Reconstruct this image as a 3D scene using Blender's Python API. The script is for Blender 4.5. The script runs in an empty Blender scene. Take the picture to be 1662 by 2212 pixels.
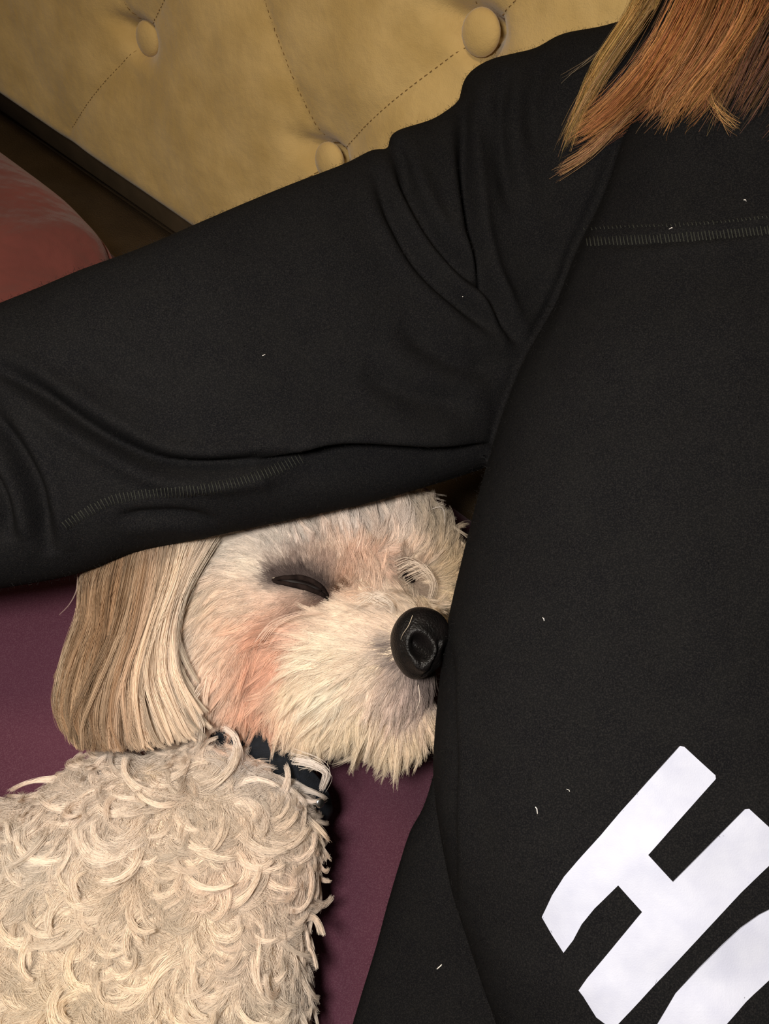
import bpy, bmesh, math
import numpy as np
from mathutils import Vector, Matrix
from mathutils.bvhtree import BVHTree

SC = bpy.context.scene
COL = SC.collection
RNG = np.random.default_rng(11)

# ------------------------------------------------------------------ camera, light, exposure
F = 1900.0                      # focal length in pixels of the 1662 x 2212 frame
def nrm(v):
    v = np.asarray(v, float); return v / np.linalg.norm(v)
E_DIR = nrm((.74, -.571, .35))          # along the sofa, seen from the camera
V_DIR = nrm((.221, .70, .676)); V_DIR = nrm(V_DIR - E_DIR * V_DIR.dot(E_DIR))   # up the sofa back
N_DIR = np.cross(E_DIR, V_DIR)          # out of the sofa back
UP = nrm(.966 * V_DIR + .259 * N_DIR)   # plumb
Xw = nrm(np.array((1., 0, 0)) - UP * UP[0]); Yw = np.cross(UP, Xw)
R = np.array([Xw, Yw, UP])              # camera axes -> room axes
SEAT_Z = .45
CAM = np.array((0., 0., SEAT_Z + .634))
def W(p):
    return np.asarray(p, float) @ R.T + CAM
def P(x, y, d):                         # a point seen at x, y at distance d in front of the camera plane (camera axes)
    return np.stack([(np.asarray(x, float) - 831) / F * d, (1106 - np.asarray(y, float)) / F * d, -np.asarray(d, float) * np.ones_like(np.asarray(x, float))], -1)
def px_of(p):
    return np.stack([831 + F * p[:, 0] / -p[:, 2], 1106 - F * p[:, 1] / -p[:, 2]], -1)

cam = bpy.data.cameras.new('camera'); co = bpy.data.objects.new('camera', cam); COL.objects.link(co)
cam.sensor_fit = 'VERTICAL'; cam.sensor_height = 36; cam.lens = F / 2212 * 36; cam.clip_start = .01
M4 = Matrix([list(R[0]) + [CAM[0]], list(R[1]) + [CAM[1]], list(R[2]) + [CAM[2]], [0, 0, 0, 1]])
co.matrix_world = M4
SC.camera = co

def area(name, pos, target, size, power, color):
    l = bpy.data.lights.new(name, 'AREA'); l.shape = 'DISK'; l.size = size; l.energy = power; l.color = color
    o = bpy.data.objects.new(name, l); COL.objects.link(o)
    a, b = Vector(W(pos)), Vector(W(target))
    o.location = a; o.rotation_euler = (b - a).to_track_quat('-Z', 'Y').to_euler()
    return o
area('lens_key_light', (-.08, .035, .075), P(700, 1700, .5), .07, 5.7, (1.0, .94, .86))  # key light close beside the lens, its source unseen
area('ceiling_lamp_light', (-.45, .75, .8), P(700, 300, .8), .35, 8.5, (1.0, .78, .50))
wd = bpy.data.worlds.new('world'); SC.world = wd; wd.use_nodes = True
wd.node_tree.nodes['Background'].inputs[0].default_value = (1.0, .80, .60, 1)
wd.node_tree.nodes['Background'].inputs[1].default_value = .06
SC.view_settings.view_transform = 'Standard'; SC.view_settings.look = 'None'
SC.view_settings.gamma = 1; SC.view_settings.exposure = 0.0
SC.cycles.max_bounces = 8
SC.cycles.transmission_bounces = 4

# ------------------------------------------------------------------ materials
def srgb(r, g, b):
    f = lambda c: ((c / 255 + .055) / 1.055) ** 2.4 if c > 10 else c / 255 / 12.92
    return (f(r), f(g), f(b), 1)
def material(name, c1, c2=None, scale=20, rough=.9, bump=0, bscale=800, sheen=0, spec=.2, c3=None, scale3=900, detail=4, sheen_rough=.5, bump2=0, bscale2=20):
    m = bpy.data.materials.new(name); m.use_nodes = True
    nt = m.node_tree; N = nt.nodes; L = nt.links; b = N['Principled BSDF']
    b.inputs['Roughness'].default_value = rough; b.inputs['Specular IOR Level'].default_value = spec
    b.inputs['Sheen Weight'].default_value = sheen; b.inputs['Sheen Roughness'].default_value = sheen_rough
    tc = N.new('ShaderNodeTexCoord')
    def noise(sc, det=4):
        n = N.new('ShaderNodeTexNoise'); n.inputs['Scale'].default_value = sc; n.inputs['Detail'].default_value = det
        L.new(tc.outputs['Object'], n.inputs['Vector']); return n
    if c2 is None: b.inputs['Base Color'].default_value = c1
    else:
        n = noise(scale, detail); r = N.new('ShaderNodeValToRGB')
        r.color_ramp.elements[0].color = c1; r.color_ramp.elements[1].color = c2
        r.color_ramp.elements[0].position = .35; r.color_ramp.elements[1].position = .65
        L.new(n.outputs[0], r.inputs[0]); out = r.outputs[0]
        if c3 is not None:
            n3 = noise(scale3, 2); r3 = N.new('ShaderNodeValToRGB')
            r3.color_ramp.elements[0].position = .45; r3.color_ramp.elements[1].position = .7
            L.new(n3.outputs[0], r3.inputs[0]); mx = N.new('ShaderNodeMix'); mx.data_type = 'RGBA'
            L.new(r3.outputs[0], mx.inputs[0]); L.new(out, mx.inputs[6]); mx.inputs[7].default_value = c3; out = mx.outputs[2]
        L.new(out, b.inputs['Base Color'])
    prev = None
    for s, sc in ((bump2, bscale2), (bump, bscale)):
        if s:
            n = noise(sc, 3); bp = N.new('ShaderNodeBump'); bp.inputs['Strength'].default_value = s
            bp.inputs['Distance'].default_value = .5 / sc * 2
            L.new(n.outputs[0], bp.inputs['Height'])
            if prev: L.new(prev.outputs[0], bp.inputs['Normal'])
            L.new(bp.outputs[0], b.inputs['Normal']); prev = bp
    return m
M_FLEECE = material('charcoal_fleece', srgb(15, 15, 17), srgb(18, 18, 19), 60, .95, .5, 1300, sheen=0, spec=.04, c3=srgb(30, 29, 29), scale3=1500)
M_STITCH = material('charcoal_thread', srgb(42, 43, 38), rough=.9)
M_PRINT = material('white_print', srgb(168, 172, 190), srgb(176, 180, 196), 90, .6, .15, 1500, spec=.3)
M_LINT = material('lint', srgb(225, 220, 215), rough=.9)
M_SUEDE = material('beige_suede', srgb(176, 148, 94), srgb(192, 164, 110), 22, .95, .35, 900, sheen=.25, spec=.1, bump2=.12, bscale2=40)
M_THREAD = material('brown_thread', srgb(118, 90, 52), rough=.9)
M_DARK = material('dark_brown_cloth', srgb(100, 82, 60), srgb(112, 92, 68), 30, .95, .3, 800)
M_MAROON = material('plum_cloth', srgb(80, 44, 58), srgb(90, 52, 67), 6, .95, .3, 1100, sheen=.12, spec=.1, c3=srgb(100, 66, 78), scale3=1400)
M_PILLOW = material('maroon_cloth', srgb(100, 56, 52), srgb(112, 62, 57), 14, .95, .4, 900, sheen=.15, spec=.1, bump2=.3, bscale2=16)
M_SKIN = material('skin', srgb(214, 165, 140), srgb(224, 178, 152), 20, .5)
M_DOGSKIN = material('cream_underfur', srgb(200, 182, 160), srgb(212, 194, 172), 40, .95)
M_NOSE = material('black_nose', srgb(9, 8, 8), srgb(17, 14, 14), 120, .40, .6, 900, spec=.22)
M_NOSTRIL = material('dark_nostril', srgb(12, 10, 10), rough=.6)
M_LID = material('dark_eyelid', srgb(20, 14, 13), srgb(34, 26, 24), 200, .9, .5, 900, spec=.05)
M_EYE = material('dark_eye', srgb(16, 10, 9), rough=.5, spec=.1)
M_COLLAR = material('navy_webbing', srgb(14, 17, 22), srgb(20, 24, 31), 300, .8, .5, 1200)
M_METAL = material('tag_metal', srgb(200, 200, 200), rough=.25); M_METAL.node_tree.nodes['Principled BSDF'].inputs['Metallic'].default_value = 1
M_FLOOR = material('wood_floor', srgb(90, 62, 40), srgb(120, 84, 54), 9, .5)
M_WALL = material('painted_wall', srgb(150, 138, 118), srgb(156, 144, 124), 5, .9)

def fur_material(name, trans=.35, rough=.6, gloss=.12):
    m = bpy.data.materials.new(name); m.use_nodes = True; nt = m.node_tree; N = nt.nodes; L = nt.links
    for n in list(N): N.remove(n)
    out = N.new('ShaderNodeOutputMaterial'); at = N.new('ShaderNodeAttribute'); at.attribute_name = 'col'
    d = N.new('ShaderNodeBsdfDiffuse'); t = N.new('ShaderNodeBsdfTranslucent'); g = N.new('ShaderNodeBsdfHair')
    g.component = 'Reflection'; g.inputs['RoughnessU'].default_value = rough; g.inputs['RoughnessV'].default_value = 1.0
    mx = N.new('ShaderNodeMixShader'); mx.inputs[0].default_value = trans
    m2 = N.new('ShaderNodeMixShader'); m2.inputs[0].default_value = gloss
    for n in (d, t, g): L.new(at.outputs['Color'], n.inputs['Color'])
    L.new(d.outputs[0], mx.inputs[1]); L.new(t.outputs[0], mx.inputs[2])
    L.new(mx.outputs[0], m2.inputs[1]); L.new(g.outputs[0], m2.inputs[2]); L.new(m2.outputs[0], out.inputs[0])
    return m
M_FUR = fur_material('cream_fur', .34, .5, .07)
M_HAIR = fur_material('auburn_hair', .2, .35, .3)

# ------------------------------------------------------------------ helpers
def thing(name, label, cat, pos):
    o = bpy.data.objects.new(name, None); COL.objects.link(o); o.location = Vector(W(pos)); o.empty_display_size = .05
    o['label'] = label; o['category'] = cat
    return o
def origin(parent):
    v = np.zeros(3)
    while parent is not None:
        v += np.array(parent.location); parent = parent.parent
    return v
def mesh_obj(name, verts, faces, mat, parent=None, smooth=True, world=False):
    v = np.asarray(verts, float)
    if not world: v = W(v)
    v = v - origin(parent)
    me = bpy.data.meshes.new(name); me.from_pydata(v.tolist(), [], [list(map(int, f)) for f in faces]); me.update()
    me.materials.append(mat)
    if smooth: me.polygons.foreach_set('use_smooth', [True] * len(me.polygons))
    o = bpy.data.objects.new(name, me); COL.objects.link(o); o.parent = parent
    return o
def ellipsoid(c, r, rot=None, n=3):
    bm = bmesh.new(); bmesh.ops.create_icosphere(bm, subdivisions=n, radius=1)
    v = np.array([x.co[:] for x in bm.verts]); f = [[q.index for q in p.verts] for p in bm.faces]; bm.free()
    v = v * np.asarray(r)
    if rot is not None: v = v @ np.asarray(rot).T
    return v + np.asarray(c), f
def rotz(a):
    c, s = math.cos(math.radians(a)), math.sin(math.radians(a)); return np.array([[c, -s, 0], [s, c, 0], [0, 0, 1]])
def roty(a):
    c, s = math.cos(math.radians(a)), math.sin(math.radians(a)); return np.array([[c, 0, s], [0, 1, 0], [-s, 0, c]])
def merge(parts):
    V, Fc, k = [], [], 0
    for v, f in parts:
        V.append(np.asarray(v)); Fc += [[i + k for i in q] for q in f]; k += len(v)
    return np.concatenate(V), Fc
def remeshed(parts, voxel, smooth=6, fac=.5):
    """one continuous surface around overlapping volumes (camera axes in, camera axes out)"""
    v, f = merge(parts)
    me = bpy.data.meshes.new('tmp'); me.from_pydata(v.tolist(), [], f); me.update()
    o = bpy.data.objects.new('tmp', me); COL.objects.link(o)
    m = o.modifiers.new('r', 'REMESH'); m.mode = 'VOXEL'; m.voxel_size = voxel
    if smooth:
        s = o.modifiers.new('s', 'SMOOTH'); s.iterations = smooth; s.factor = fac
    dg = bpy.context.evaluated_depsgraph_get(); e = o.evaluated_get(dg); m2 = e.to_mesh()
    n = len(m2.vertices); vv = np.empty(n * 3); m2.vertices.foreach_get('co', vv)
    ff = [list(p.vertices) for p in m2.polygons]
    e.to_mesh_clear(); bpy.data.objects.remove(o); bpy.data.meshes.remove(me)
    return vv.reshape(-1, 3), ff
def normals_of(v, f):
    q = np.array([[a[0], a[1], a[2], a[-1]] for a in f])
    fn = np.cross(v[q[:, 2]] - v[q[:, 0]], v[q[:, 3]] - v[q[:, 1]]) if False else np.cross(v[q[:, 1]] - v[q[:, 0]], v[q[:, 2]] - v[q[:, 0]])
    n = np.zeros_like(v)
    for k in range(4): np.add.at(n, q[:, k], fn)
    return n / (np.linalg.norm(n, axis=1, keepdims=True) + 1e-12)
def interp_rows(rows, m):
    rows = np.array(rows, float); t = np.linspace(0, len(rows) - 1, m); i = np.clip(t.astype(int), 0, len(rows) - 2); w = (t - i)[:, None]
    p0 = rows[np.clip(i - 1, 0, None)]; p1 = rows[i]; p2 = rows[i + 1]; p3 = rows[np.clip(i + 2, None, len(rows) - 1)]
    return .5 * (2 * p1 + (p2 - p0) * w + (2 * p0 - 5 * p1 + 4 * p2 - p3) * w ** 2 + (3 * p1 - p0 - 3 * p2 + p3) * w ** 3)
def tube_between(rows, m, nseg=64, ex=2.3, cap=True):
    """rows: (x1,y1,x2,y2,depth,half_thickness): two outline points seen at a depth; the section is a superellipse across them"""
    Rw = interp_rows(rows, m); V = []
    a = np.linspace(0, 2 * math.pi, nseg, endpoint=False)
    ca = np.sign(np.cos(a)) * np.abs(np.cos(a)) ** (2 / ex); sa = np.sign(np.sin(a)) * np.abs(np.sin(a)) ** (2 / ex)
    for x1, y1, x2, y2, d, h in Rw:
        A, B = P(x1, y1, d), P(x2, y2, d); c = (A + B) / 2; hx = (B - A) / 2
        V.append(c + np.outer(ca, hx) + np.outer(sa, (0, 0, h)))
    V = np.concatenate(V); Fc = []
    for i in range(m - 1):
        for j in range(nseg):
            k = (j + 1) % nseg; Fc.append([i * nseg + j, i * nseg + k, (i + 1) * nseg + k, (i + 1) * nseg + j])
    Fc.append(list(range(nseg))[::-1]); Fc.append([(m - 1) * nseg + j for j in range(nseg)])
    return V, Fc
def seg_dist(p, line):
    """distance to a polyline, signed side and the share of its length; p and line in pixels"""
    line = np.array(line, float); best = np.full(len(p), 1e9); side = np.zeros(len(p)); tt = np.zeros(len(p))
    L = np.linalg.norm(np.diff(line, axis=0), axis=1); cum = np.concatenate([[0], np.cumsum(L)]); tot = cum[-1]
    for i in range(len(line) - 1):
        a, b = line[i], line[i + 1]; ab = b - a; t = np.clip(((p - a) @ ab) / (ab @ ab), 0, 1)
        q = a + t[:, None] * ab; d = np.linalg.norm(p - q, axis=1); m = d < best
        best[m] = d[m]; s = ab[0] * (p[:, 1] - a[1]) - ab[1] * (p[:, 0] - a[0]); side[m] = np.sign(s[m]); tt[m] = ((cum[i] + t * L[i]) / tot)[m]
    return best, side, tt
def smooth_line(pts, n=40):
    return interp_rows(pts, n)
def ribbon_tube(pts, w, parts, k=5):
    """adds a thin round tube along pts (camera axes)"""
    pts = np.asarray(pts, float); n = len(pts); t = np.gradient(pts, axis=0); t /= np.linalg.norm(t, axis=1, keepdims=True) + 1e-12
    ref = np.array((0, 0, 1.)); u = np.cross(t, ref); u /= np.linalg.norm(u, axis=1, keepdims=True) + 1e-12; v = np.cross(t, u)
    a = np.linspace(0, 2 * math.pi, k, endpoint=False)
    V = (pts[:, None] + w * (np.cos(a)[None, :, None] * u[:, None] + np.sin(a)[None, :, None] * v[:, None])).reshape(-1, 3)
    Fc = [[i * k + j, i * k + (j + 1) % k, (i + 1) * k + (j + 1) % k, (i + 1) * k + j] for i in range(n - 1) for j in range(k)]
    Fc.append(list(range(k))[::-1]); Fc.append([(n - 1) * k + j for j in range(k)])
    parts.append((V, Fc))
def raycast(bvh, x, y, off=0.0):
    d = Vector(P(x, y, 1.0)); d.normalize(); h = bvh.ray_cast(Vector((0, 0, 0)), d)
    if h[0] is None: return None, None
    n = h[1]
    if n.dot(d) > 0: n = -n
    return np.array(h[0] + n * off), np.array(n)
def curves_obj(name, pts, rad, col, mat, parent):
    """lists of strand bundles: pts (S, n, 3) in camera axes, rad (S, n), col (S, 3)"""
    if not isinstance(pts, list): pts, rad, col = [pts], [rad], [col]
    sizes = [p.shape[1] for p in pts for _ in range(p.shape[0])]
    P_ = np.concatenate([p.reshape(-1, 3) for p in pts]); R_ = np.concatenate([r.reshape(-1) for r in rad]); C_ = np.concatenate(col)
    hc = bpy.data.hair_curves.new(name); hc.add_curves(sizes)
    hc.attributes['position'].data.foreach_set('vector', (W(P_) - origin(parent)).astype(np.float32).ravel())
    a = hc.attributes.get('radius') or hc.attributes.new('radius', 'FLOAT', 'POINT'); a.data.foreach_set('value', R_.astype(np.float32))
    c = hc.attributes.new('col', 'FLOAT_COLOR', 'CURVE'); c.data.foreach_set('color', np.concatenate([C_, np.ones((len(C_), 1))], 1).astype(np.float32).ravel())
    hc.materials.append(mat)
    o = bpy.data.objects.new(name, hc); COL.objects.link(o); o.parent = parent
    return o
def lin(c):
    c = np.clip(np.asarray(c, float) / 255, 0, 1.25); return np.where(c > .04045, ((c + .055) / 1.055) ** 2.4, c / 12.92)
def fur_rgb(c):
    v = lin(np.asarray(c) * (1, .985, .985)) ** .66; return v / np.maximum(v.max(1, keepdims=True) / .95, 1)           # a strand is paler than the coat it makes up

def grow(root, nrml, tang, L, curl, lift, width, nchild, npts, col, radius=.00013, colvar=.06, taper=.85, lenvar=.25, wob=0.0, base=1.0):
    """locks: each a bundle of strands that starts spread at the skin and gathers at the tip, curling about the surface normal"""
    K = len(root); s = np.linspace(0, 1, npts)
    tang = tang - nrml * np.einsum('ij,ij->i', tang, nrml)[:, None]; tang /= np.linalg.norm(tang, axis=1, keepdims=True) + 1e-9
    bit = np.cross(nrml, tang)
    ang = curl[:, None] * (s[None] ** 1.0); lf = lift[:, None] * (1 - .9 * s[None])
    dirs = (np.cos(ang)[..., None] * tang[:, None] + np.sin(ang)[..., None] * bit[:, None]) * np.cos(lf)[..., None] + nrml[:, None] * np.sin(lf)[..., None]
    step = dirs * (L / (npts - 1))[:, None, None]
    cl_ = np.concatenate([np.zeros((K, 1, 3)), np.cumsum(step[:, :-1], 1)], 1)
    K2 = K * nchild; rep = np.repeat(np.arange(K), nchild)
    a = RNG.uniform(0, 2 * math.pi, K2); r = np.sqrt(RNG.uniform(0, 1, K2)); hgt = RNG.uniform(-.15, .5, K2)
    off = (np.cos(a) * r)[:, None] * tang[rep] + (np.sin(a) * r)[:, None] * bit[rep] + hgt[:, None] * nrml[rep]
    wd_ = width[rep][:, None] * (base * (1 - taper * s[None]) )
    lv = RNG.uniform(1 - lenvar, 1, K2)
    pt = root[rep][:, None] + cl_[rep] * lv[:, None, None] + off[:, None] * wd_[..., None]
    if wob: pt += RNG.normal(0, wob, (K2, 1, 3)) * (s ** 1.5)[None, :, None]
    rad = radius * (1 - .65 * s ** 2)[None] * RNG.uniform(.7, 1.25, (K2, 1))
    lock = 1 + RNG.normal(0, colvar, (K, 1)); cc = (col * lock)[rep] * (1 + RNG.normal(0, .075, (K2, 1)))
    return pt, rad, fur_rgb(cc)
# ------------------------------------------------------------------ the room
def slab(name, x0, x1, y0, y1, z0, z1, mat):
    v = [(x, y, z) for x in (x0, x1) for y in (y0, y1) for z in (z0, z1)]
    f = [(0, 1, 3, 2), (4, 6, 7, 5), (0, 4, 5, 1), (2, 3, 7, 6), (0, 2, 6, 4), (1, 5, 7, 3)]
    o = mesh_obj(name, v, f, mat, None, False, True); o['kind'] = 'structure'; return o
slab('floor', -3, 3, -2.5, 2.5, -.05, 0, M_FLOOR)
slab('wall_back', -3, 3, 2.5, 2.6, 0, 2.6, M_WALL)

# ------------------------------------------------------------------ the sofa
CREASE = P(430, 500, .99)               # where the beige back ends above the seat
sofa = thing('sofa', 'sofa with a button tufted beige suede back and a plum seat under the dog', 'sofa', CREASE - UP * .45)
U0, U1, V1 = -1.0, 1.05, .62
BUT = [P(300, 85, .92), P(705, 350, .83), P(1033, 71, .68)]
def uv(p): q = p - CREASE; return np.array((q @ E_DIR, q @ V_DIR))
b1, b2, b3 = [uv(p) for p in BUT]
sp = b2 - b1; half = b3 - b2
buttons = []
for k in range(-3, 5):
    buttons.append(b1 + sp * k)
    buttons.append(b1 + sp * k + half)
    if k < 3: buttons.append(b1 + sp * k + half * 2 - sp)
# sewn pleats between neighbouring buttons
nu, nv = 420, 150
uu = np.linspace(U0, U1, nu); vv = np.linspace(-.012, V1, nv); UU, VV = np.meshgrid(uu, vv)
q = np.stack([UU.ravel(), VV.ravel()], -1)
h = np.zeros(len(q)) + .012
for b in buttons:
    d = np.linalg.norm(q - b, axis=1)
    h -= .020 * np.exp(-(d / .017) ** 2) + .016 * np.exp(-(d / .05) ** 2)
hol = uv(P(262, 48, .93)) - b1; hl = np.linalg.norm(hol); hn = hol / hl; hp = np.array((-hn[1], hn[0]))
for b in buttons:
    x_ = (q - b - hn * .020) @ hn; y_ = (q - b - hn * .020) @ hp
    h -= .016 * np.exp(-(x_ / .020) ** 2 - (y_ / .009) ** 2)
    x_ = (q - b - hp * .022) @ hn; y_ = (q - b - hp * .022) @ hp
    h += .006 * np.exp(-(x_ / .022) ** 2 - (y_ / .011) ** 2)
    x_ = (q - b + hp * .022) @ hn; y_ = (q - b + hp * .022) @ hp
    h += .004 * np.exp(-(x_ / .022) ** 2 - (y_ / .011) ** 2)
pleats = []
for i, a in enumerate(buttons):
    for b in buttons[i + 1:]:
        L = np.linalg.norm(a - b)
        if L < np.linalg.norm(half) * 1.35: pleats.append((a, b))
for b in [b for b in buttons if b[1] < .25]:
    pleats.append((b, b - half * .9))
for a, b in pleats:
    ab = b - a; t = np.clip(((q - a) @ ab) / (ab @ ab), 0, 1); d = np.linalg.norm(q - (a + t[:, None] * ab), axis=1)
    h -= .0022 * np.exp(-(d / .004) ** 2) + .003 * np.exp(-(d / .02) ** 2)
edge = np.clip((.018 - VV.ravel()) / .03, 0, 1)         # the lower edge rolls under
h -= .05 * edge ** 2.2
h += .002 * np.sin(q[:, 0] * 31 + q[:, 1] * 17) * np.sin(q[:, 1] * 23)
front = CREASE + q[:, :1] * E_DIR + q[:, 1:] * V_DIR + h[:, None] * N_DIR
back = CREASE + q[:, :1] * E_DIR + q[:, 1:] * V_DIR - .14 * N_DIR
n0 = len(q); fc = []
for i in range(nv - 1):
    for j in range(nu - 1):
        a = i * nu + j; fc.append((a, a + 1, a + nu + 1, a + nu))
ring = [j for j in range(nu)] + [i * nu + nu - 1 for i in range(1, nv)] + [(nv - 1) * nu + j for j in range(nu - 2, -1, -1)] + [i * nu for i in range(nv - 2, 0, -1)]
bk = len(front); V = np.concatenate([front, back[ring]])
for k in range(len(ring)):
    m = (k + 1) % len(ring); fc.append((ring[k], bk + k, bk + m, ring[m]))
fc.append([bk + k for k in range(len(ring))][::-1])
mesh_obj('tufted_back', V, fc, M_SUEDE, sofa)
BASIS = np.stack([E_DIR, V_DIR, N_DIR], 1)
for b in buttons:
    if not (U0 + .03 < b[0] < U1 - .03 and .02 < b[1] < V1 - .02): continue
    c = CREASE + b[0] * E_DIR + b[1] * V_DIR - (.012 if np.allclose(b, b1) else .005) * N_DIR
    v, f = ellipsoid((0, 0, 0), (.0175, .0175, .008), None, 3)
    mesh_obj('button', v @ BASIS.T + c, f, M_SUEDE, sofa)
def on_back(p2, off=.0):
    i = np.clip((p2[1] + .012) / (V1 + .012) * (nv - 1), 0, nv - 1).round().astype(int); j = np.clip((p2[0] - U0) / (U1 - U0) * (nu - 1), 0, nu - 1).round().astype(int)
    return CREASE + p2[0] * E_DIR + p2[1] * V_DIR + (h[i * nu + j] + off) * N_DIR
parts = []
for a, b in pleats:
    n = int(np.linalg.norm(b - a) / .0052)
    for k in range(2, n - 1, 1):
        p = a + (b - a) * k / n; p_ = a + (b - a) * (k + .5) / n
        if not (U0 < p[0] < U1 and .012 < p[1] < V1 and p_[1] > .012): continue
        ribbon_tube([on_back(p, .0004), on_back(p_, .0004)], .0004, parts, 4)
v, f = merge(parts); mesh_obj('stitching', v, f, M_THREAD, sofa)

SD = np.cross(UP, E_DIR); SD = SD if SD @ N_DIR > 0 else -SD     # out into the room, level
def seat_pt(u, w, z): return CREASE0 + u * E_DIR2 + w * SD2 + z * UP
E_DIR2 = nrm(E_DIR - UP * (E_DIR @ UP)); SD2 = nrm(np.cross(UP, E_DIR2)); SD2 = SD2 if SD2 @ N_DIR > 0 else -SD2
CREASE0 = CREASE - UP * (CREASE @ UP + .634)                     # same place, at seat height
def block(name, u0, u1, w0, w1, z0, z1, r, mat, parent, seg=4, wav=0):
    bm = bmesh.new(); bmesh.ops.create_cube(bm, size=1)
    for x in bm.verts: x.co = Vector((x.co.x * (u1 - u0), x.co.y * (w1 - w0), x.co.z * (z1 - z0)))
    bmesh.ops.bevel(bm, geom=list(bm.edges), offset=r, segments=seg, affect='EDGES')
    v = np.array([x.co[:] for x in bm.verts]) + ((u0 + u1) / 2, (w0 + w1) / 2, (z0 + z1) / 2)
    f = [[y.index for y in x.verts] for x in bm.faces]; bm.free()
    p = CREASE0 + v[:, :1] * E_DIR2 + v[:, 1:2] * SD2 + v[:, 2:] * UP
    return mesh_obj(name, p, f, mat, parent)
block('back_frame', U0 + .01, U1 - .01, -.24, -.075, -.40, .05, .01, M_DARK, sofa)
block('seat_deck', U0 + .01, U1 - .01, -.06, .75, -.36, -.10, .02, M_DARK, sofa)
block('seat_cushion', U0 + .02, U1 - .02, .078, .76, -.105, 0, .035, M_MAROON, sofa, 6)
for u_ in (U0 + .06, U1 - .06):
    for w_ in (-.15, .70): block('leg', u_ - .03, u_ + .03, w_ - .03, w_ + .03, -.45, -.355, .005, M_DARK, sofa)

# maroon pillow lying at the back of the seat
def superell(c, r, basis, e1=.45, e2=.5, n=48, m=96):
    th = np.linspace(-math.pi / 2, math.pi / 2, n); ph = np.linspace(0, 2 * math.pi, m, endpoint=False)
    s = lambda x, e: np.sign(x) * np.abs(x) ** e
    T, Q = np.meshgrid(th, ph, indexing='ij')
    v = np.stack([s(np.cos(T), e1) * s(np.cos(Q), e2) * r[0], s(np.cos(T), e1) * s(np.sin(Q), e2) * r[1], s(np.sin(T), .9) * r[2]], -1).reshape(-1, 3)
    f = [(i * m + j, i * m + (j + 1) % m, (i + 1) * m + (j + 1) % m, (i + 1) * m + j) for i in range(n - 1) for j in range(m)]
    return v @ np.asarray(basis).T + c, f
pc = CREASE0 - E_DIR2 * .130 + SD2 * .272 + UP * .052
pillow = thing('pillow', 'maroon red pillow lying on the seat against the dark gap below the beige back', 'pillow', pc - UP * .05)
v, f = superell(pc, (.215, .15, .055), np.stack([E_DIR2, SD2, UP], 1))
w_ = (v - pc) @ E_DIR2; z_ = (v - pc) @ UP; y_ = (v - pc) @ SD2
v = v + UP * (np.where(z_ > 0, .004 * np.sin(w_ * 70 + y_ * 25) * np.clip((np.abs(w_) - .08) / .1, 0, 1), 0))[:, None]
mesh_obj('cover', v, f, M_PILLOW, pillow)
rim = [pc + E_DIR2 * (.2165 * np.sign(math.cos(a)) * abs(math.cos(a)) ** .5) + SD2 * (.151 * np.sign(math.sin(a)) * abs(math.sin(a)) ** .5) for a in np.linspace(0, 2 * math.pi, 161)]
parts = []; ribbon_tube(rim, .0022, parts, 6); v, f = merge(parts); mesh_obj('piping', v, f, M_PILLOW, pillow)

# ------------------------------------------------------------------ the person
person = thing('person', 'person in a black fleece sweatshirt with white letters, one arm laid over the dog', 'person', P(1500, 1500, .60))
sleeve = [(-560, 900, -470, 1330, .52, .042), (-250, 775, -200, 1300, .51, .050), (0, 672, 60, 1262, .50, .055), (110, 628, 180, 1236, .50, .056), (200, 590, 300, 1192, .50, .056), (320, 545, 430, 1165, .505, .055),
          (430, 497, 560, 1137, .51, .055), (520, 457, 680, 1112, .52, .055), (610, 419, 800, 1086, .53, .055), (740, 368, 960, 1040, .545, .055),
          (800, 338, 1060, 1005, .555, .055), (835, 334, 1085, 982, .56, .055), (850, 300, 1105, 965, .562, .055), (930, 272, 1160, 900, .57, .055), (985, 232, 1190, 850, .575, .055), (1003, 180, 1230, 800, .575, .055), (1050, 148, 1260, 760, .575, .055),
          (1140, 126, 1300, 720, .57, .055), (1200, 96, 1350, 680, .565, .055), (1290, 80, 1420, 600, .56, .055), (1420, 40, 1560, 520, .55, .055)]
torso = [(1520, -190, 2110, -170, .50, .035), (1440, -30, 2180, -30, .515, .055), (1390, 120, 2210, 140, .52, .07), (1345, 280, 2240, 300, .52, .082), (1290, 430, 2260, 450, .522, .088), (1250, 520, 2260, 530, .522, .09), (1200, 650, 2260, 650, .52, .094),
         (1137, 770, 2260, 770, .515, .098), (1068, 960, 2260, 960, .51, .10), (1003, 1200, 2260, 1200, .50, .10), (961, 1400, 2260, 1400, .49, .10), (940, 1600, 2260, 1600, .48, .10),
         (938, 1700, 2260, 1700, .475, .10), (950, 1795, 2260, 1795, .47, .10), (971, 1903, 2280, 1903, .465, .10), (990, 1965, 2300, 1965, .46, .10), (1029, 2083, 2320, 2083, .455, .10),
         (1069, 2199, 2340, 2199, .45, .10), (1120, 2380, 2360, 2400, .435, .10), (1180, 2700, 2410, 2700, .41, .09)]
flank = [(1030, 1380, 1350, 1380, .54, .02), (960, 1590, 1400, 1590, .535, .03), (917, 1740, 1400, 1740, .525, .035), (881, 1812, 1400, 1812, .522, .035), (838, 1950, 1420, 1950, .515, .035), (812, 2047, 1450, 2047, .51, .035),
         (773, 2174, 1500, 2174, .50, .035), (740, 2300, 1600, 2300, .49, .035), (720, 2420, 1700, 2420, .48, .03)]
sv, sf = remeshed([tube_between(sleeve, 120), tube_between(torso, 120, 96, 2.4), tube_between(flank, 50, 48, 2.0)], .0017, 5)
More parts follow.
